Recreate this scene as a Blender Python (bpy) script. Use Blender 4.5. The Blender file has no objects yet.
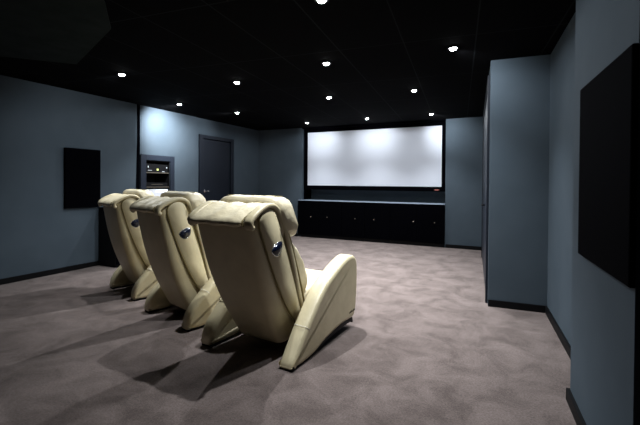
import bpy, bmesh, math, random
from mathutils import Vector, Matrix, noise
random.seed(7)
PI = math.pi
C = bpy.context.scene.collection
sc = bpy.context.scene

# ---------------- camera ----------------
cd = bpy.data.cameras.new('camera')
cam = bpy.data.objects.new('camera', cd)
C.objects.link(cam)
sc.camera = cam
cam.location = (0, 0, 1.25)
cam.matrix_world = (Matrix.Translation((0, 0, 1.25)) @ Matrix.Rotation(math.radians(22.290), 4, 'Z')
                    @ Matrix.Rotation(math.radians(90 - 0.6156), 4, 'X') @ Matrix.Rotation(math.radians(0.4151), 4, 'Z'))
cd.sensor_fit = 'HORIZONTAL'
cd.sensor_width = 36
cd.lens = 385.53 * 36 / 640
cd.shift_x = (320 - 316.985) / 640
cd.shift_y = -(212.5 - 186.55) / 640
cd.clip_start = 0.02

# ---------------- world, exposure ----------------
w = bpy.data.worlds.new('world')
sc.world = w
w.use_nodes = True
w.node_tree.nodes['Background'].inputs[0].default_value = (0.5, 0.6, 0.75, 1)
w.node_tree.nodes['Background'].inputs[1].default_value = 0.0
sc.view_settings.view_transform = 'Standard'
sc.view_settings.look = 'None'
sc.view_settings.exposure = 0.0
sc.view_settings.gamma = 1
sc.view_settings.use_curve_mapping = False
LAMP_CORE = 320     # narrow part of each halogen's beam
LAMP_SPILL = 22    # wide part
LAMP_COL = (0.90, 0.95, 1.0)

# ---------------- materials ----------------
def mat(name, col, rough=0.6, spec=0.5, metal=0.0, coat=0.0):
    m = bpy.data.materials.new(name)
    m.use_nodes = True
    b = m.node_tree.nodes['Principled BSDF']
    b.inputs['Base Color'].default_value = (*col, 1)
    b.inputs['Roughness'].default_value = rough
    b.inputs['Specular IOR Level'].default_value = spec
    b.inputs['Metallic'].default_value = metal
    b.inputs['Coat Weight'].default_value = coat
    return m

def noisy(m, c1, c2, scale, detail=3, lo=0.35, hi=0.65, bump=0.0, bscale=None, bdist=0.01):
    """base colour mixes between two tones by noise; an extra fine bump"""
    nt = m.node_tree
    N, L = nt.nodes, nt.links
    b = N['Principled BSDF']
    tc = N.new('ShaderNodeTexCoord')
    n = N.new('ShaderNodeTexNoise')
    n.inputs['Scale'].default_value = scale
    n.inputs['Detail'].default_value = detail
    L.new(tc.outputs['Object'], n.inputs['Vector'])
    r = N.new('ShaderNodeValToRGB')
    r.color_ramp.elements[0].position = lo
    r.color_ramp.elements[1].position = hi
    r.color_ramp.elements[0].color = (*c1, 1)
    r.color_ramp.elements[1].color = (*c2, 1)
    L.new(n.outputs['Fac'], r.inputs['Fac'])
    L.new(r.outputs['Color'], b.inputs['Base Color'])
    if bump:
        n2 = N.new('ShaderNodeTexNoise')
        n2.inputs['Scale'].default_value = bscale
        n2.inputs['Detail'].default_value = 4
        L.new(tc.outputs['Object'], n2.inputs['Vector'])
        bp = N.new('ShaderNodeBump')
        bp.inputs['Strength'].default_value = bump
        bp.inputs['Distance'].default_value = bdist
        L.new(n2.outputs['Fac'], bp.inputs['Height'])
        L.new(bp.outputs['Normal'], b.inputs['Normal'])
    return m

WALL = noisy(mat('slate blue wall fabric', (.1, .14, .18), 0.85, 0.15), (.060, .080, .099), (.068, .089, .109), 3.0, 4, bump=.15, bscale=350, bdist=.002)
CEIL = mat('black ceiling felt', (.002, .002, .0025), 0.95, 0.03)
BLACK = mat('black paint', (.003, .003, .0035), 0.6, 0.15)
FELT = mat('black acoustic fabric', (.0008, .0008, .0016), 0.95, 0.02)
NAVY = mat('navy lacquer', (.012, .017, .028), 0.45, 0.35)
NAVYD = mat('dark navy lacquer', (.008, .011, .018), 0.5, 0.25)
GREYD = mat('blue grey ledge paint', (.30, .36, .45), 0.4, 0.4)
TEAL = noisy(mat('dark teal fabric', (.02, .03, .032), .9, .1), (.008, .012, .013), (.013, .018, .019), 6, 4)
SCREEN = mat('white projection screen fabric', (.66, .695, .77), 0.8, 0.1)
CHROME = mat('polished metal', (.75, .75, .77), 0.22, 0.5, 1.0)
STEEL = mat('dark shelf metal', (.22, .19, .15), 0.4, 0.5, 0.6)
DEV = mat('black device casing', (.003, .003, .0035), 0.4, 0.3)
DEVW = mat('white device casing', (.85, .87, .92), 0.35, 0.5)
CREAM = noisy(mat('cream leather', (.6, .53, .38), 0.42, 0.45), (.58, .50, .315), (.65, .565, .365), 7, 3, bump=.22, bscale=45, bdist=.004)
CREAM2 = noisy(mat('cream leather soft', (.6, .53, .38), 0.42, 0.45), (.58, .50, .33), (.66, .58, .40), 5, 3, bump=.45, bscale=14, bdist=.02)
OLIVE = noisy(mat('olive piping', (.2, .16, .07), 0.55, 0.3), (.20, .155, .055), (.26, .21, .09), 9, 2)
STITCH = mat('pale stitching', (.8, .77, .68), 0.6)
PAD = mat('black plastic', (.004, .004, .005), 0.6, 0.2)
PODM = mat('dark blue gloss plastic', (.003, .006, .022), 0.2, 0.4)
REDM = mat('dull red print', (.30, .09, .07), 0.5)
GREENM = mat('green display', (.25, .45, .12), 0.4)
YELLM = mat('yellow display', (.8, .7, .25), 0.4)
def emis(name, col, s):
    m = mat(name, col, .5)
    b = m.node_tree.nodes['Principled BSDF']
    b.inputs['Emission Color'].default_value = (*col, 1)
    b.inputs['Emission Strength'].default_value = s
    return m
LENS = emis('lit lamp lens', (.95, .98, 1.0), 40)
LEDW = emis('lit white indicator', (.8, .85, .9), .12)
LEDY = emis('lit yellow display', (.75, .8, .25), .2)
LEDB = emis('lit white panel', (.75, .8, .95), .9)

# carpet: short mottled pile
CARPET = mat('mauve brown carpet', (.25, .2, .19), 0.95, 0.1)
def carpet():
    nt = CARPET.node_tree
    N, L = nt.nodes, nt.links
    b = N['Principled BSDF']
    tc = N.new('ShaderNodeTexCoord')
    n1 = N.new('ShaderNodeTexNoise'); n1.inputs['Scale'].default_value = 3.6; n1.inputs['Detail'].default_value = 7; n1.inputs['Roughness'].default_value = .68; n1.inputs['Distortion'].default_value = .6
    n2 = N.new('ShaderNodeTexNoise'); n2.inputs['Scale'].default_value = 90; n2.inputs['Detail'].default_value = 3
    n3 = N.new('ShaderNodeTexNoise'); n3.inputs['Scale'].default_value = 420; n3.inputs['Detail'].default_value = 2
    for n in (n1, n2, n3): L.new(tc.outputs['Object'], n.inputs['Vector'])
    r = N.new('ShaderNodeValToRGB')
    r.color_ramp.elements[0].position = .36; r.color_ramp.elements[1].position = .62
    r.color_ramp.elements[0].color = (.116, .088, .078, 1); r.color_ramp.elements[1].color = (.212, .166, .150, 1)
    L.new(n1.outputs['Fac'], r.inputs['Fac'])
    mx = N.new('ShaderNodeMixRGB'); mx.blend_type = 'MULTIPLY'; mx.inputs[0].default_value = 1
    r2 = N.new('ShaderNodeValToRGB')
    r2.color_ramp.elements[0].position = .3; r2.color_ramp.elements[1].position = .7
    r2.color_ramp.elements[0].color = (.68, .68, .68, 1); r2.color_ramp.elements[1].color = (1.15, 1.15, 1.15, 1)
    L.new(n2.outputs['Fac'], r2.inputs['Fac'])
    L.new(r.outputs['Color'], mx.inputs[1]); L.new(r2.outputs['Color'], mx.inputs[2])
    L.new(mx.outputs[0], b.inputs['Base Color'])
    bp = N.new('ShaderNodeBump'); bp.inputs['Strength'].default_value = .6; bp.inputs['Distance'].default_value = .006
    L.new(n3.outputs['Fac'], bp.inputs['Height']); L.new(bp.outputs['Normal'], b.inputs['Normal'])
    b.inputs['Sheen Weight'].default_value = .15
carpet()

# ceiling: faint joints between the felt boards
def ceiling_joints():
    nt = CEIL.node_tree
    N, L = nt.nodes, nt.links
    b = N['Principled BSDF']
    tc = N.new('ShaderNodeTexCoord')
    mp = N.new('ShaderNodeMapping'); mp.inputs['Location'].default_value = (1.08, .1, 0); mp.inputs['Rotation'].default_value = (0, 0, math.radians(-2))
    br = N.new('ShaderNodeTexBrick')
    br.offset = 0; br.inputs['Scale'].default_value = 1
    br.inputs['Color1'].default_value = (.0015, .0015, .002, 1); br.inputs['Color2'].default_value = (.002, .002, .0025, 1)
    br.inputs['Mortar'].default_value = (.012, .014, .016, 1)
    br.inputs['Mortar Size'].default_value = .006
    br.inputs['Brick Width'].default_value = .6; br.inputs['Row Height'].default_value = 1.2
    L.new(tc.outputs['Object'], mp.inputs[0]); L.new(mp.outputs[0], br.inputs[0])
    L.new(br.outputs['Color'], b.inputs['Base Color'])
ceiling_joints()

# ---------------- helpers ----------------
ID = lambda x, y, z: Vector((x, y, z))
def FW(x, d, z):
    """front wall frame: x as in the room, d = distance behind the wall's face"""
    k = 1 / math.hypot(.06, 1)
    return Vector((x + d * .06 * k, 7.85 - .06 * x + d * k, z))
def LW(y, d, z):
    """left wall frame: y along the wall, d = distance into the room"""
    k = 1 / math.hypot(.07, 1)
    return Vector((-5.2 + .07 * (y - 3.3) + d * k, y - d * .07 * k, z))

def hexa(bm, P):
    v = [bm.verts.new(p) for p in P]
    for f in ((0, 3, 2, 1), (4, 5, 6, 7), (0, 1, 5, 4), (1, 2, 6, 5), (2, 3, 7, 6), (3, 0, 4, 7)):
        bm.faces.new([v[i] for i in f])
def box(bm, x0, x1, y0, y1, z0, z1, f=ID):
    hexa(bm, [f(x0, y0, z0), f(x1, y0, z0), f(x1, y1, z0), f(x0, y1, z0), f(x0, y0, z1), f(x1, y0, z1), f(x1, y1, z1), f(x0, y1, z1)])
def boxes(*bs, f=ID):
    bm = bmesh.new()
    for b in bs: box(bm, *b, f=f)
    return bm
def loft(bm, rings, cap=True, closed=True):
    V = [[bm.verts.new(p) for p in r] for r in rings]
    n = len(V[0])
    for a, b in zip(V, V[1:]):
        for i in range(n if closed else n - 1):
            j = (i + 1) % n
            bm.faces.new((a[i], a[j], b[j], b[i]))
    if cap and closed:
        bm.faces.new(V[0][::-1]); bm.faces.new(V[-1])
def tube(bm, pts, r, n=8, closed=False):
    pts = [Vector(p) for p in pts]
    rings = []
    for i, p in enumerate(pts):
        a = pts[max(i - 1, 0)]; b = pts[min(i + 1, len(pts) - 1)]
        t = (b - a).normalized()
        u = t.cross(Vector((0, 0, 1)))
        if u.length < .1: u = t.cross(Vector((1, 0, 0)))
        u.normalize(); v = t.cross(u)
        rr = r[i] if isinstance(r, (list, tuple)) else r
        rings.append([p + u * rr * math.cos(2 * PI * k / n) + v * rr * math.sin(2 * PI * k / n) for k in range(n)])
    loft(bm, rings)
def lathe(bm, prof, n=24, c=(0, 0, 0), axis='Z'):
    """prof: (radius, height) pairs"""
    rings = []
    for r, h in prof:
        ring = []
        for k in range(n):
            a = 2 * PI * k / n
            x, y = r * math.cos(a), r * math.sin(a)
            p = Vector((x, y, h)) if axis == 'Z' else (Vector((x, h, y)) if axis == 'Y' else Vector((h, x, y)))
            ring.append(p + Vector(c))
        rings.append(ring)
    loft(bm, rings)
def sphere_map(bm, f, nu=24, nv=14):
    """closed surface from f(theta, phi)"""
    rings = []
    for i in range(1, nv):
        ph = PI * i / nv
        rings.append([f(2 * PI * k / nu, ph) for k in range(nu)])
    loft(bm, rings)

def obj(name, bm, m, parent=None, smooth=False, bevel=0, segs=2, local=False, subsurf=0):
    """one mesh object; points are in the room unless local; children of a thing are moved into its frame"""
    bmesh.ops.recalc_face_normals(bm, faces=bm.faces)
    if parent is None and not local:
        pass
    me = bpy.data.meshes.new(name)
    if parent is not None and not local:
        root = parent
        off = Vector(root.location)
        while root.parent: root = root.parent; off += root.location
        bmesh.ops.translate(bm, verts=bm.verts, vec=-off)
    bm.to_mesh(me); bm.free()
    me.materials.append(m)
    if smooth:
        for p in me.polygons: p.use_smooth = True
    o = bpy.data.objects.new(name, me)
    C.objects.link(o)
    if parent is not None: o.parent = parent
    if bevel:
        md = o.modifiers.new('bevel', 'BEVEL'); md.width = bevel; md.segments = segs; md.limit_method = 'ANGLE'; md.angle_limit = math.radians(35)
        if smooth: o.modifiers.new('wn', 'WEIGHTED_NORMAL')
    if subsurf:
        md = o.modifiers.new('subsurf', 'SUBSURF'); md.levels = subsurf; md.render_levels = subsurf
    return o
def tag(o, label, cat, group=None):
    o['label'] = label; o['category'] = cat
    if group: o['group'] = group
    return o
def thing(name, label, cat, loc, rotz=0, group=None):
    o = bpy.data.objects.new(name, None); C.objects.link(o)
    o.location = loc; o.rotation_euler = (0, 0, rotz)
    o.empty_display_size = .1
    return tag(o, label, cat, group)
def solo(name, bm, m, label, cat, group=None, **kw):
    """a thing that is one mesh, its origin at its base"""
    lo = Vector([min(v.co[i] for v in bm.verts) for i in range(3)]); hi = Vector([max(v.co[i] for v in bm.verts) for i in range(3)])
    b = Vector(((lo.x + hi.x) / 2, (lo.y + hi.y) / 2, lo.z))
    bmesh.ops.translate(bm, verts=bm.verts, vec=-b)
    o = obj(name, bm, m, local=True, **kw)
    o.location = b
    return tag(o, label, cat, group)
def struct(name, bm, m, parent=None, **kw):
    o = obj(name, bm, m, parent, **kw)
    if parent is None: o['kind'] = 'structure'
    return o

H = 2.5
# ---------------- room shell ----------------
FLOORB = boxes((-6.2, 1.6, -2.2, 9.2, -.06, 0))
struct('floor', FLOORB, CARPET)
struct('ceiling', boxes((-6.2, 1.6, -2.2, 9.2, H, H + .08)), CEIL)
# left wall: near stretch, equipment stretch, door stretch
bm = bmesh.new()
box(bm, -2.0, 4.70, -.2, 0, 0, H, f=LW)
struct('wall_left', bm, WALL)
bm = bmesh.new()
# equipment stretch with an opening for the rack (y 4.86-5.39, z .55-1.61)
y0, y1, z0, z1 = 4.87, 5.385, .42, 1.605
box(bm, 4.755, y0, -.2, 0, 0, H, f=LW); box(bm, y1, 6.03, -.2, 0, 0, H, f=LW)
box(bm, y0, y1, -.2, 0, 0, z0, f=LW); box(bm, y0, y1, -.2, 0, z1, H, f=LW)
struct('wall_left_rack', bm, WALL)
bm = bmesh.new()
box(bm, 6.03, 6.20, -.25, -.02, 0, H, f=LW); box(bm, 7.08, 8.6, -.25, -.02, 0, H, f=LW); box(bm, 6.20, 7.08, -.25, -.02, 2.13, H, f=LW)
struct('wall_left_door', bm, WALL)
# narrow black strip painting in the shadow of the gap between the first two stretches, wider at its foot
bm = bmesh.new()
hexa(bm, [LW(4.655, -.1, 0), LW(4.757, -.1, 0), LW(4.757, .004, 0), LW(4.655, .004, 0), LW(4.715, -.1, H), LW(4.757, -.1, H), LW(4.757, .004, H), LW(4.715, .004, H)])
struct('shadow_gap_strip', bm, FELT)
# front wall with the screen niche (x -3.69 .. -.535)
NX0, NX1 = -3.69, -.535
bm = bmesh.new()
box(bm, -5.2, NX0, 0, .1, 0, H, f=FW); box(bm, NX1, .9, 0, .1, 0, H, f=FW)
struct('wall_front', bm, WALL)
bm = bmesh.new()
box(bm, NX0 - .05, NX1 + .05, .5, .6, 0, 1.14, f=FW)
struct('wall_niche', bm, WALL)
bm = bmesh.new()
box(bm, NX0 - .05, NX1 + .05, .5, .6, 1.14, H, f=FW)
box(bm, NX0 - .1, NX0, .1, .6, 0, H, f=FW); box(bm, NX1, NX1 + .1, .1, .6, 0, H, f=FW)
box(bm, NX0, NX1, .0, .5, 2.47, H, f=FW)
struct('trim_2', bm, FELT)
# right: closet column with a side door, far stretch and near stretch of wall
struct('wall_column', boxes((.135, .66, 4.30, 7.87, 0, H)), WALL)
struct('wall_right', boxes((.66, .9, 2.5, 4.6, 0, H)), WALL)
struct('wall_right_near', boxes((.52, .9, 1.66, 2.60, 0, H)), WALL)
struct('wall_back', boxes((-6.2, 1.6, -2.2, -2.1, 0, H)), FELT)
# dark doorway beyond the near right wall
d = struct('door_1', boxes((.56, .62, -.6, 1.62, 0, 2.1)), NAVYD)
struct('frame', boxes((.54, .9, 1.60, 1.66, 0, H), (.54, .9, -.7, -.6, 0, H), (.54, .9, -.6, 1.6, 2.1, H)), BLACK, d)
struct('wall_right_rear', boxes((.66, .9, -2.1, -.7, 0, H)), FELT)
# baseboards
BB = .068
bm = bmesh.new(); box(bm, -1.9, 4.70, 0, .016, 0, BB, f=LW); struct('baseboard_left', bm, BLACK)
bm = bmesh.new(); box(bm, 4.755, 6.10, 0, .016, 0, BB, f=LW); box(bm, 7.18, 8.2, -.02, 0, 0, BB, f=LW); struct('baseboard_left_far', bm, BLACK)
bm = bmesh.new(); box(bm, -4.85, -3.78, -.016, 0, 0, BB, f=FW); box(bm, -.52, .13, -.016, 0, 0, BB, f=FW); struct('baseboard_front', bm, BLACK)
struct('baseboard_column', boxes((.135, .66, 4.284, 4.30, 0, BB)), BLACK)
struct('baseboard_right', boxes((.642, .66, 2.616, 4.284, 0, BB)), BLACK)
struct('baseboard_right_near', boxes((.502, .52, 1.66, 2.616, 0, BB), (.52, .66, 2.60, 2.616, 0, BB)), BLACK)
# side door of the closet column, seen almost edge-on
d2 = struct('door_2', boxes((.121, .134, 4.52, 7.05, .015, 2.28)), NAVY)
struct('door_frame', boxes((.112, .134, 4.40, 4.50, 0, 2.38), (.112, .134, 7.07, 7.17, 0, 2.38), (.112, .134, 4.50, 7.07, 2.30, 2.38)), NAVYD, d2, bevel=.002)
bm = bmesh.new(); tube(bm, [(.118, 5.3, .98), (.085, 5.3, .98), (.085, 5.42, .98)], .009); struct('handle', bm, BLACK, d2, smooth=True)
# door at the far end of the left wall
d3 = bm = bmesh.new(); box(bm, 6.225, 7.06, -.07, -.03, .01, 2.10, f=LW); d3 = struct('door_3', bm, NAVYD)
bm = bmesh.new()
box(bm, 6.115, 6.215, -.03, .012, 0, 2.18, f=LW); box(bm, 7.07, 7.165, -.03, .012, 0, 2.18, f=LW); box(bm, 6.215, 7.07, -.03, .012, 2.11, 2.18, f=LW)
struct('door_frame', bm, NAVYD, d3, bevel=.003)
bm = bmesh.new()
p = LW(6.30, 0, 1.06)
lathe(bm, [(.001, -.03), (.027, -.03), (.027, -.018), (.001, -.018)], 20, p, 'X')
tube(bm, [p + Vector((-.02, 0, 0)), p + Vector((.035, 0, 0)), p + Vector((.037, .02, 0)), p + Vector((.037, .13, -.004))], .0105)
struct('door_handle', bm, CHROME, d3, smooth=True)

# dropped fabric panel in the ceiling's near left part
bm = bmesh.new()
P = [(-3.93, 2.83), (-2.76, 2.28), (-2.0, 1.55), (-2.9, .6), (-5.0, 1.9), (-4.35, 2.42)]
loft(bm, [[(x, y, 2.485) for x, y in P], [(x, y, H) for x, y in P]])
struct('trim_3', bm, TEAL)

# ---------------- screen and cabinet ----------------
t = thing('projection_screen', 'wide white projection screen in a black velvet frame, set in the front wall niche', 'screen', FW(-2.15, .13, 1.085))
SX0, SX1, SZ0, SZ1 = -3.603, -.620, 1.18, 2.395
bm = bmesh.new(); box(bm, SX0 - .01, SX1 + .01, .125, .145, SZ0 - .01, SZ1 + .01, f=FW)
obj('screen_surface', bm, SCREEN, t)
bm = bmesh.new()
box(bm, NX0 + .004, SX0 + .001, .10, .16, 1.085, 2.465, f=FW)
box(bm, SX1, NX1 - .004, .10, .16, 1.085, 2.465, f=FW)
box(bm, SX0, SX1, .10, .16, 1.085, SZ0, f=FW); box(bm, SX0, SX1, .10, .16, SZ1, 2.465, f=FW)
fr = obj('frame', bm, FELT, t)
bm = bmesh.new()
c0 = FW(-.712, .098, 1.118)
lathe(bm, [(.001, -.003), (1, -.003), (1, .002), (.001, .002)], 20, (0, 0, 0), 'Y')
for v in bm.verts: v.co.x *= .052; v.co.z *= .014
bmesh.ops.translate(bm, verts=bm.verts, vec=c0)
e = obj('emblem', bm, REDM, fr); e['label'] = 'small dull red oval emblem'

t = thing('media_cabinet', 'long low black cabinet with a pale blue grey ledge, under the projection screen', 'cabinet', FW(-2.15, .1, 0))
CX0, CX1 = -3.762, -.537
bm = bmesh.new(); box(bm, CX0, NX0 - .002, -.035, -.002, .03, .83, f=FW); box(bm, NX0 + .002, CX1, -.02, .46, .03, .83, f=FW)
obj('body', bm, BLACK, t)
bm = bmesh.new(); box(bm, NX0 + .002, CX1, -.01, .46, 0, .03, f=FW); obj('plinth', bm, PAD, t)
bm = bmesh.new(); box(bm, CX0, CX1, -.045, -.002, .832, .846, f=FW); box(bm, NX0 + .002, CX1, -.002, .49, .832, .846, f=FW)
o = obj('top', bm, GREYD, t, bevel=.003); o['label'] = 'pale blue grey top ledge'
edges = [CX0, -3.22, -2.68, -2.155, -1.61, -1.07, CX1]
knobx = [-3.42, -3.02, -2.363, -1.951, -1.129, -.721]
for i in range(6):
    bm = bmesh.new(); box(bm, edges[i] + .003, edges[i + 1] - .003, -.045 if i else -.05, -.022 if i else -.036, .075, .825, f=FW)
    dr = obj('door', bm, FELT, t, bevel=.002)
    bm = bmesh.new(); lathe(bm, [(.004, 0), (.006, -.012), (.012, -.018), (.011, -.026), (.001, -.028)], 14, FW(knobx[i], -.045, .478), 'Y')
    obj('knob', bm, STEEL, dr, smooth=True)

# ---------------- wall things ----------------
bm = bmesh.new(); box(bm, 3.545, 4.05, .001, .045, .872, 1.70, f=LW)
solo('acoustic_panel', bm, FELT, 'small upright black fabric panel on the left wall, left of the recliners', 'wall panel', 'black acoustic panels', bevel=.006)
bm = boxes((.498, .519, 1.65, 2.37, .890, 1.740))
solo('acoustic_panel', bm, FELT, 'large black fabric panel on the near right wall', 'wall panel', 'black acoustic panels', bevel=.006)

t = thing('sideboard', 'black sideboard against the left wall, behind the leftmost recliner', 'cabinet', LW(4.33, .2, 0))
bm = bmesh.new(); box(bm, 4.035, 4.60, .018, .40, .03, .845, f=LW); obj('body', bm, BLACK, t, bevel=.004)
bm = bmesh.new(); box(bm, 4.02, 4.615, .018, .42, .846, .862, f=LW); obj('top', bm, BLACK, t, bevel=.003)
bm = bmesh.new(); box(bm, 4.06, 4.58, .018, .38, 0, .03, f=LW); obj('plinth', bm, PAD, t)
bm = bmesh.new(); box(bm, 4.042, 4.315, .401, .416, .05, .835, f=LW); d = obj('door', bm, FELT, t)
bm = bmesh.new(); lathe(bm, [(.005, 0), (.01, .014), (.001, .02)], 12, LW(4.28, .416, .45), 'X'); obj('knob', bm, STEEL, d)
bm = bmesh.new(); box(bm, 4.320, 4.593, .401, .416, .05, .835, f=LW); d = obj('door', bm, FELT, t)
bm = bmesh.new(); lathe(bm, [(.005, 0), (.01, .014), (.001, .02)], 12, LW(4.355, .416, .45), 'X'); obj('knob', bm, STEEL, d)

# equipment rack built into the wall
t = thing('equipment_rack', 'navy framed equipment rack built into the left wall beside the door', 'rack', LW(5.12, -.1, .4))
bm = bmesh.new()
fy0, fy1, fz0, fz1 = 4.765, 5.475, .34, 1.695
box(bm, fy0, y0, .001, .02, fz0, fz1, f=LW); box(bm, y1, fy1, .001, .02, fz0, fz1, f=LW)
box(bm, y0, y1, .001, .02, z1, fz1, f=LW); box(bm, y0, y1, .001, .02, fz0, z0, f=LW)
obj('frame', bm, NAVY, t, bevel=.002)
e_ = .003
for nm, a, b_, c_, d_, z_, zz in (('side_panel', y0 + e_, y0 + .015, -.36, 0, z0 + e_, z1 - e_), ('side_panel', y1 - .015, y1 - e_, -.36, 0, z0 + e_, z1 - e_),
        ('back_panel', y0 + e_, y1 - e_, -.38, -.36, z0 + e_, z1 - e_), ('top_panel', y0 + .015, y1 - .015, -.36, 0, z1 - .015, z1 - e_), ('bottom_panel', y0 + .015, y1 - .015, -.36, 0, z0 + e_, z0 + .015)):
    bm = bmesh.new(); box(bm, a, b_, c_, d_, z_, zz, f=LW); obj(nm, bm, PAD, t)
shelves = [1.402, 1.155, .88, .62]
for z in shelves:
    bm = bmesh.new(); box(bm, y0 + .016, y1 - .016, -.35, -.004, z - .012, z, f=LW); obj('shelf', bm, STEEL, t)
def device(name, label, cat, ya, yb, z, h, m, extras, d0=-.30):
    t = thing(name, label, cat, LW((ya + yb) / 2, d0 / 2, z))
    bm = bmesh.new(); box(bm, ya, yb, d0, -.02, z + .006, z + h, f=LW)
    b = obj('casing', bm, m, t, bevel=.003)
    for yy in (ya + .04, yb - .04):
        for dd in (-.06, d0 + .05):
            bm = bmesh.new(); lathe(bm, [(.012, .0012), (.012, .005)], 10, LW(yy, dd, z)); obj('foot', bm, PAD, t)
    for nm, a, b_, zz0, zz1, mm in extras:
        bm = bmesh.new(); box(bm, a, b_, -.021, -.014, zz0, zz1, f=LW); obj(nm, bm, mm, t)
    return t
device('receiver', 'black audio receiver with small lit displays, on the top shelf of the wall rack', 'receiver', 4.90, 5.35, 1.402, .14, DEV,
       [('display', 5.115, 5.15, 1.435, 1.468, LEDY), ('indicator', 4.93, 5.01, 1.432, 1.438, LEDW), ('indicator', 4.93, 4.942, 1.48, 1.51, LEDW), ('indicator', 5.32, 5.335, 1.48, 1.50, LEDW), ('indicator', 5.23, 5.28, 1.415, 1.422, LEDW)])
device('disc_player', 'slim black disc player on the middle shelf of the wall rack', 'player', 4.90, 5.35, 1.155, .07, DEV,
       [('disc_tray', 5.0, 5.24, 1.193, 1.200, STEEL)])
device('game_console', 'white device with a black slot, on the lower shelf of the wall rack', 'device', 4.893, 5.36, .88, .23, DEVW,
       [('slot', 4.90, 5.03, 1.03, 1.045, DEV), ('front_panel', 5.1, 5.35, 1.05, 1.095, LEDB)])

# ---------------- ceiling lamps ----------------
LAMPS = [((-3.83, 3.31), 'ceiling downlight nearest the left wall panel, leftmost of all'),
         ((-4.42, 4.92), 'ceiling downlight above the wall equipment rack'),
         ((-2.77, 4.09), 'ceiling downlight over the middle recliner, left of the bright one in mid ceiling'),
         ((-3.98, 5.89), 'ceiling downlight in front of the far left door'),
         ((-0.98, 2.45), 'ceiling downlight at the top edge of the photo, nearest the camera'),
         ((-1.45, 3.77), 'bright ceiling downlight in the middle of the ceiling, above the nearest recliner'),
         ((-1.99, 5.29), 'ceiling downlight midway between the recliners and the screen, left one of that pair'),
         ((-3.25, 7.36), "ceiling downlight by the screen's left end"),
         ((-1.95, 7.28), "ceiling downlight before the screen's middle"),
         ((-0.77, 5.29), 'ceiling downlight midway between the recliners and the screen, right one of that pair'),
         ((-0.74, 7.2), "ceiling downlight by the screen's right end"),
         ((-0.20, 3.77), 'ceiling downlight beside the closet column, rightmost of all')]
def ring_bm():
    bm = bmesh.new()
    n = 28
    prof = [(.035, -.001), (.038, -.010), (.048, -.012), (.054, -.008), (.055, 0.0), (.037, -.0004)]
    V = [[bm.verts.new((r * math.cos(2 * PI * k / n), r * math.sin(2 * PI * k / n), z)) for k in range(n)] for r, z in prof]
    for i in range(len(V)):
        a, b = V[i], V[(i + 1) % len(V)]
        for k in range(n): bm.faces.new((a[k], a[(k + 1) % n], b[(k + 1) % n], b[k]))
    return bm
def lamp_first():
    t = thing('recessed_downlight', LAMPS[0][1], 'ceiling light', (0, 0, H), 0, 'recessed ceiling downlights')
    obj('trim_ring', ring_bm(), BLACK, t, smooth=True, local=True)
    bm = bmesh.new(); lathe(bm, [(.001, -.026), (.013, -.025), (.024, -.020), (.031, -.011), (.034, -.002), (.034, -.0005), (.001, -.0005)], 24)
    obj('lens', bm, LENS, t, local=True)
    return t
def spot(t, spill, core, wide):
    for nm, e, ang, bl in (('beam', LAMP_CORE * core, wide, 1.0), ('spill', LAMP_SPILL * spill, 178, .22)):
        ld = bpy.data.lights.new(nm, 'SPOT')
        ld.energy = e; ld.color = LAMP_COL
        ld.spot_size = math.radians(ang); ld.spot_blend = bl; ld.shadow_soft_size = .02
        l = bpy.data.objects.new('bulb_light', ld); C.objects.link(l); l.parent = t; l.location = (0, 0, -.035)
root = lamp_first()
CORE = {0: .28, 2: .75, 1: .45, 3: .6, 7: .5, 8: .5, 10: .5, 11: .5, 4: .46, 5: .9}
WIDE = {4: 100, 5: 120, 2: 140, 0: 118}
SPILL = {0: .1, 1: .5, 2: .8, 4: 1.9, 7: .7, 8: .7, 10: .7, 11: .4}
# tilted spot added at each of these lamps to brighten a wall or the screen: (power, direction x, y, tilt below the horizontal)
WASH = {1: (330, -1, .45, 24), 7: (36, 0, 1, 12), 8: (36, 0, 1, 12), 10: (52, .35, 1, 12), 11: (42, .5, 1, 20), 3: (50, -1, .07, 20), 0: (22, -1, .3, 22)}
def wash(t, i):
    if i not in WASH: return
    e, dx, dy, tilt = WASH[i]
    ld = bpy.data.lights.new('wash', 'SPOT')
    ld.energy = e; ld.color = LAMP_COL; ld.spot_size = math.radians(84); ld.spot_blend = 1.0; ld.shadow_soft_size = .02
    l = bpy.data.objects.new('wall_wash', ld); C.objects.link(l); l.parent = t; l.location = (0, 0, -.035)
    d = Vector((dx, dy, 0)).normalized() * math.cos(math.radians(tilt)) + Vector((0, 0, -math.sin(math.radians(tilt))))
    l.rotation_euler = d.to_track_quat('-Z', 'Y').to_euler()
for i, ((x, y), lab) in enumerate(LAMPS):
    if i == 0: t = root
    else:
        t = root.copy(); C.objects.link(t)
        for ch in list(root.children):
            if ch.type != 'MESH': continue
            c = ch.copy(); C.objects.link(c); c.parent = t
    t.location = (x, y, H); t['label'] = lab
    spot(t, SPILL.get(i, 1.0), CORE.get(i, 1.0), WIDE.get(i, 98))
    wash(t, i)

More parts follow.
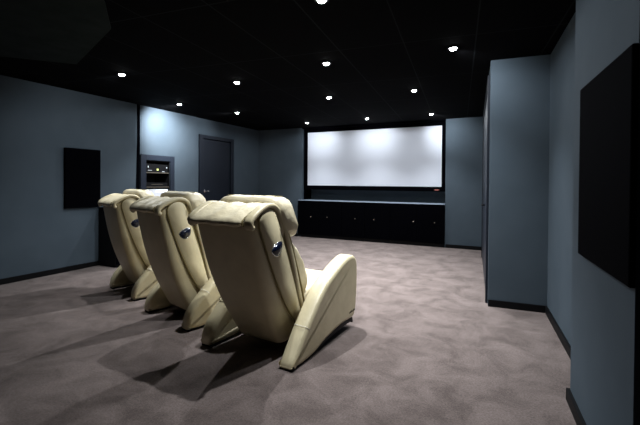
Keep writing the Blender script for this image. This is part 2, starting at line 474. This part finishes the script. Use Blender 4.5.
# ---------------- recliners ----------------
def rrect(cx, cy, hx, hy, r, n=5, rb=None):
    """rounded rectangle in (x, n); rb = radius of the rear (low n) corners"""
    pts = []
    rb = r if rb is None else rb
    for (sx, sy, a0) in ((1, 1, 0), (-1, 1, 90), (-1, -1, 180), (1, -1, 270)):
        q = r if sy > 0 else rb
        q = min(q, hx * .98, hy * .98)
        for k in range(n + 1):
            a = math.radians(a0 + 90 * k / n)
            pts.append((cx + sx * (hx - q) + q * math.cos(a), cy + sy * (hy - q) + q * math.sin(a)))
    return pts
def smoothstep(a, b, x):
    t = max(0, min(1, (x - a) / (b - a))); return t * t * (3 - 2 * t)
def spline(pts, n=8):
    """Catmull-Rom through 2D/3D points"""
    P = [Vector(p) for p in pts]
    P = [P[0] * 2 - P[1]] + P + [P[-1] * 2 - P[-2]]
    out = []
    for i in range(1, len(P) - 2):
        for k in range(n):
            t = k / n
            a, b, c, d = P[i - 1:i + 3]
            out.append(.5 * ((2 * b) + (c - a) * t + (2 * a - 5 * b + 4 * c - d) * t * t + (3 * b - a - 3 * c + d) * t ** 3))
    out.append(P[-2])
    return out

def recliner(label, loc, yaw_cw, B, T, rake=0, wide=1):
    """local frame: x right, y forward, z up; origin on the floor between the two rear feet.
    B, T: (y, z) of the foot and the head of the shell's rear face"""
    t = thing('recliner', label, 'armchair', loc, -math.radians(yaw_cw), 'cream leather recliners')
    t.scale = (wide, wide, 1)
    B = Vector(B); T = Vector(T)
    U = (T - B); LS = U.length; U /= LS
    k = LS / 1.053
    N = Vector((U[1], -U[0]))
    def Q(x, n, s):
        p = B + U * (s * k) + N * n
        return Vector((x, p[0], p[1]))
    hr_ = lambda s: .214 + .054 * smoothstep(-.05, .75, s)     # half width at the rear face
    hw = lambda s: .246 + .022 * smoothstep(-.05, .75, s)       # and along the sides
    dp = lambda s: .235 + .025 * smoothstep(0, .3, s) - .012 * smoothstep(.7, 1, s)
    bulge = lambda s: .05 * math.sin(PI * min(1, max(0, s)) ** .9)
    # shell: hard leather back, rounded at the rear corners, leaning back
    bm = bmesh.new(); rings = []
    S = [0, .012, .03] + [.03 + .97 * i / 22 for i in range(1, 23)] + [1.02, 1.035, 1.043]
    for i, s in enumerate(S):
        w_, d_ = hw(s) - .006, dp(s)
        inset = {0: .03, 1: .012, 2: 0}.get(i, 0)
        if s > 1.0: inset = .004 + (s - 1.0) ** 2 * 15
        ring = []
        for x, n in rrect(0, d_ / 2, w_ - inset, d_ / 2 - inset, .02, 5, .06):
            v = 1 - min(1, max(0, n / .14))
            ring.append(Q(x * (1 - v * (1 - hr_(s) / hw(s))), n - bulge(s) * v ** .7, s))
        rings.append(ring)
    loft(bm, rings)
    shell = obj('back_shell', bm, CREAM, t, smooth=True, local=True)
    # side panels with dark piping round them and a rim arching over
    for sx in (-1, 1):
        out = [(.150, .11), (.088, .366), (.056, .65), (.052, .88), (.056, .99), (.085, 1.035), (.15, 1.048), (.20, 1.03), (.232, .97), (.238, .75), (.240, .45), (.232, .11)]
        rear = spline(out, 5)
        bm = bmesh.new(); r1 = []; r2 = []; r3 = []
        c = Vector((.12, .55))
        for p in rear:
            xx = hw(p[1])
            q = p + (c - p).normalized() * .008
            r1.append(Q(sx * (xx - .02), p[0], p[1])); r2.append(Q(sx * (xx + .004), p[0], p[1])); r3.append(Q(sx * (xx + .011), q[0], q[1]))
        loft(bm, [r1, r2, r3])
        sp = obj('side_panel', bm, CREAM, t, smooth=True, local=True)
        bm = bmesh.new(); tube(bm, [Q(sx * (hw(p[1]) + .003), p[0] - (.004 if i < 20 else 0), p[1]) for i, p in enumerate(rear)], .0065, 6)
        obj('piping', bm, OLIVE, sp, smooth=True, local=True)
        # rim: a soft band from the rear hem over the top and down the front edge
        path = spline([(-.006, 1.0), (-.016, 1.02), (-.004, 1.045), (.04, 1.060), (.13, 1.066), (.20, 1.054), (.255, 1.015), (.278, .95), (.288, .80), (.285, .6), (.275, .40), (.268, .25), (.26, .10)], 5)
        bm = bmesh.new(); rings = []
        for i, p in enumerate(path):
            a = path[max(i - 1, 0)]; b = path[min(i + 1, len(path) - 1)]
            tg = (b - a).normalized(); nn = Vector((-tg[1], tg[0]))   # outward of the loop
            u = i / (len(path) - 1)
            th = .017 if u < .6 else .017 + .006 * smoothstep(.6, .8, u)
            wid = .066 - .028 * smoothstep(.45, .65, u)
            xc = hw(p[1]) + .014 - wid / 2 + .003
            ring = [Q(sx * (xc + a_), p[0] + nn[0] * b_, p[1] + nn[1] * b_) for a_, b_ in rrect(0, 0, wid / 2, th, .0145, 3)]
            rings.append(ring)
        loft(bm, rings)
        obj('rim', bm, CREAM, t, smooth=True, local=True)
        bm = bmesh.new()
        tube(bm, [Q(sx * (hw(s) - .008), dp(s) + .055 + .006 * math.sin(PI * s), s) for s in [.08 + .86 * i / 16 for i in range(17)]], .015, 8)
        obj('piping', bm, OLIVE, t, smooth=True, local=True)  # piping made thick; its dark olive also stands for shaded leather
        # control pod: a dark blue cup hanging on the panel
        if sx == 1:
            bm = bmesh.new()
            def cup(th, ph):
                x = .022 * math.sin(ph) * max(0, math.cos(th)); 
                a = math.sin(ph) * math.sin(th); b = math.cos(ph)
                zz = b * (.060 if b < 0 else .022); yy = a * .058 * (1 - .12 * max(0, -b))
                return Q(hw(.78) + .008 + x, .15 + yy, .765 + zz / k)
            sphere_map(bm, cup, 28, 16)
            pod = obj('control_pod', bm, PODM, t, smooth=True, local=True); pod['label'] = 'dark blue glossy control cup on the side panel'
            bm = bmesh.new()
            ring = []
            for i in range(33):
                th = 2 * PI * i / 32
                a, b = math.sin(th), math.cos(th)
                zz = b * (.062 if b < 0 else .024); yy = a * .061 * (1 - .12 * max(0, -b))
                ring.append(Q(hw(.78) + .011, .15 + yy, .765 + zz / k))
            tube(bm, ring, .0035, 6)
            obj('rim', bm, CHROME, pod, smooth=True, local=True)
    # white flap rolled over the head of the shell
    bm = bmesh.new(); rings = []
    path = spline([(-.012, 1.022), (-.026, 1.030), (-.022, 1.047), (.01, 1.058), (.09, 1.062), (.18, 1.056), (.24, 1.04), (.26, 1.0)], 5)
    nx = 26
    def flap(i, p, off):
        a = path[max(i - 1, 0)]; b = path[min(i + 1, len(path) - 1)]
        tg = (b - a).normalized(); nn = Vector((-tg[1], tg[0]))
        row = []
        for j in range(nx + 1):
            x = -.288 + .505 * j / nx
            e = min(j, nx - j) / 3
            lump = .004 * math.sin(x * 37 + p[1] * 9) + .006 * min(1, e)
            hem = .012 * math.sin((x + .27) * 6.2) if i < 4 else 0
            row.append(Q(x, p[0] + nn[0] * (off * lump * 1.5), p[1] + nn[1] * off * lump - hem * (1 - i / 4)))
        return row
    outer = [flap(i, p, 1) for i, p in enumerate(path)]
    inner = [[Vector(v) for v in flap(i, Vector((p[0] + .010, p[1] - .006)), 0)] for i, p in enumerate(path)]
    V1 = [[bm.verts.new(v) for v in r] for r in outer]; V2 = [[bm.verts.new(v) for v in r] for r in inner]
    m_ = len(path)
    for V, fl in ((V1, 0), (V2, 1)):
        for i in range(m_ - 1):
            for j in range(nx): bm.faces.new((V[i][j], V[i][j + 1], V[i + 1][j + 1], V[i + 1][j]))
    for i in range(m_ - 1):
        for j in (0, nx): bm.faces.new((V1[i][j], V1[i + 1][j], V2[i + 1][j], V2[i][j]))
    for j in range(nx):
        for i in (0, m_ - 1): bm.faces.new((V1[i][j], V1[i][j + 1], V2[i][j + 1], V2[i][j]))
    fl = obj('head_flap', bm, CREAM2, t, smooth=True, local=True)
    bm = bmesh.new()
    tube(bm, [Q(-.272 + .47 * i / 20, -.031, 1.036 + .002 * math.sin(i)) for i in range(21)], .0026, 6)
    tube(bm, [Q(.217, p[0] + (-.008 if i < 14 else 0), p[1] + .002 + (.006 if i > 8 else 0)) for i, p in enumerate(path[:-4])], .004, 6)
    obj('seam', bm, OLIVE, fl, smooth=True, local=True)
    # back cushion, puffed between the rims
    bm = bmesh.new(); rings = []
    for i in range(25):
        s = .18 + .64 * i / 24
        e = min(1, math.sin(PI * (i + .6) / 25.2) * 2.2)
        front = .335 + .13 * math.sin(PI * min(1, max(0, (s - .02) / .72))) ** .8 - .02 * abs(math.sin((s - .18) * 24)) * .4
        rear = dp(s) + .005
        w_ = .250 * (.93 + .07 * e)
        front = rear + (front - rear) * (.55 + .45 * e)
        rings.append([Q(x, n, s) for x, n in rrect(0, (front + rear) / 2, w_, (front - rear) / 2, .05, 5, .02)])
    loft(bm, rings)
    obj('back_cushion', bm, CREAM2, t, smooth=True, local=True)
    # headrest pillow
    bm = bmesh.new(); rings = []
    HY = T[0] + .25; HZ = (T[1] - 1.01) * .2
    for i in range(31):
        u = -1 + 2 * i / 30
        e = (1 - abs(u) ** 9) ** .5 if abs(u) < 1 else 0
        e = max(e, .5)
        x = u * .30
        ring = []
        for kk in range(28):
            a = 2 * PI * kk / 28
            cy, cz = math.cos(a), math.sin(a)
            sq = (abs(cy) ** 3.6 + abs(cz) ** 3.6) ** (-1 / 3.6)
            wr = 1 + .018 * math.sin(u * 19 + 3 * a) * (1 if abs(u) > .4 else .4)
            # centre and half sizes in (n, s)
            p_ = (.145 + .125 * cy * sq * e * wr - .05 * cz, .994 + .158 * cz * sq * e * wr)
            ring.append(Vector((x, p_[0] + HY, p_[1] + HZ)))
        rings.append(ring)
    loft(bm, rings)
    hr = obj('headrest', bm, CREAM2, t, smooth=True, local=True)
    bm = bmesh.new()
    tube(bm, [Vector((-.255 + .51 * i / 20, .10 + HY, 1.151 + HZ)) for i in range(21)], .0035, 6)
    obj('seam', bm, OLIVE, hr, smooth=True, local=True)
    # seat cushion and leg rest
    bm = bmesh.new(); rings = []
    for i in range(25):
        u = i / 24
        y = .36 + .66 * u
        e = min(1, math.sin(PI * (i + .8) / 25.6) * 2.0)
        top = .40 + .045 * u + .03 * math.sin(PI * u)
        hz = .075 * (.6 + .4 * e)
        rings.append([Vector((x, y, z)) for x, z in rrect(0, top - .075, .262 * (.94 + .06 * e), hz, .045, 5)])
    loft(bm, rings)
    obj('seat_cushion', bm, CREAM2, t, smooth=True, local=True)
    bm = bmesh.new(); rings = []
    for i in range(15):
        u = i / 14
        e = min(1, math.sin(PI * (i + .8) / 15.6) * 2.0)
        rings.append([Vector((x, y, .09 + .27 * u)) for x, y in rrect(0, .955, .255 * (.94 + .06 * e), .05 * (.6 + .4 * e), .035, 5)])
    loft(bm, rings)
    obj('leg_rest', bm, CREAM2, t, smooth=True, local=True)
    bm = bmesh.new(); box(bm, -.262, .262, .38, .90, .0, .25)
    obj('base_frame', bm, PAD, t, bevel=.01, local=True)
    # arms: tall fins rising from a rear foot to a rounded peak at the front
    topc = [(-.012, .016), (-.014, .05), (.0, .11), (.045, .180), (.115, .248), (.20, .322), (.30, .395), (.44, .475), (.622, .555), (.783, .612), (.885, .628), (.955, .612), (1.0, .555), (1.010, .45), (1.004, .30), (.985, .165), (.955, .105)]
    botc = [(.90, .088), (.70, .092), (.45, .064), (.28, .022), (.12, .012)]
    out = spline(topc, 4)[:-1] + spline([topc[-1]] + botc, 4)
    for sx in (-1, 1):
        if sx == 1 and rake:
            out = spline([(p[0] + rake * smoothstep(0, .16, p[1]) * (1 - smoothstep(.30, .56, p[1])) if p[0] < .6 else p[0], p[1]) for p in topc], 4)[:-1] + spline([topc[-1]] + botc, 4)
        bm = bmesh.new()
        def sect(x, ins, out=out):
            r = []
            n = len(out)
            for i, p in enumerate(out):
                a = out[i - 1]; b = out[(i + 1) % n]
                tg = (b - a).normalized(); nn = Vector((tg[1], -tg[0]))
                q = p + nn * ins
                xx = x
                if p[0] < .35 and x < .35: xx = x + (.018 * (1 - p[0] / .35))      # the foot is thinner, flush outside
                r.append(Vector((sx * xx, q[0], max(q[1], .008))))
            return r
        loft(bm, [sect(.290, .030), sect(.296, .012), sect(.309, 0), sect(.405, 0), sect(.419, .009), sect(.425, .028)])
        arm = obj('arm', bm, CREAM, t, smooth=True, local=True)
        for p in arm.data.polygons:
            if len(p.vertices) > 8: p.use_smooth = False
        bm = bmesh.new()
        sy, sz = (.108 + rake * .93, .241) if sx == 1 and rake else (.178, .306)
        ring = [(.309, sy, sz), (.33, sy - .003, sz + .003), (.405, sy - .003, sz + .003), (.419, sy + .006, sz - .006), (.4265, sy + .03, sz - .03)]
        tube(bm, [(sx * a, b, c) for a, b, c in ring], .0022, 6)
        obj('seam', bm, STITCH, arm, smooth=True, local=True)
        # dark base strip under the arm
        bm = bmesh.new()
        bb = spline([(-.005, .0), (.005, .016), (.10, .024), (.23, .046), (.45, .078), (.70, .098), (.90, .094), (.93, .075)], 3)
        lo = [(p[0], max(0.0, p[1] - .035)) for p in bb]
        for x0_, x1_ in ((.315, .416),):
            V = []
            for x_ in (x0_, x1_):
                V.append([[bm.verts.new((sx * x_, p[0], p[1])) for p in bb], [bm.verts.new((sx * x_, p[0], p[1] - .0002 if p[1] < .001 else p[1])) for p in lo]])
            n_ = len(bb)
            for i in range(n_ - 1):
                bm.faces.new((V[0][0][i], V[0][0][i + 1], V[1][0][i + 1], V[1][0][i]))
                bm.faces.new((V[0][1][i], V[0][1][i + 1], V[1][1][i + 1], V[1][1][i]))
                for s_ in (0, 1): bm.faces.new((V[s_][0][i], V[s_][0][i + 1], V[s_][1][i + 1], V[s_][1][i]))
            for i in (0, n_ - 1): bm.faces.new((V[0][0][i], V[1][0][i], V[1][1][i], V[0][1][i]))
        o = obj('base_strip', bm, PAD, arm, local=True); o['label'] = 'black base strip under the arm'
        if sx == 1:
            # maker's mark: a tiny slanted dark script near the front lower corner
            bm = bmesh.new()
            for j in range(7):
                y_ = .845 + .016 * j
                tube(bm, [(.4255, y_, .142), (.4262, y_ + .008, .155 + .004 * (j % 3)), (.4255, y_ + .012, .143)], .0016, 5)
            obj('script_mark', bm, PAD, arm, local=True)
    return t

recliner('cream leather recliner nearest the camera, largest and rightmost of the row', (-1.51, 2.335, 0), 8, (.19, .053), (-.250, 1.010), .07)
recliner('cream leather recliner in the middle of the row of three', (-2.555, 2.675, 0), 18.7, (.150, .070), (-.20, 1.030), 0, .94)
recliner('cream leather recliner at the left end of the row, beside the black sideboard', (-3.60, 3.12, 0), 21.6, (.160, .075), (-.175, 1.025), 0, .88)
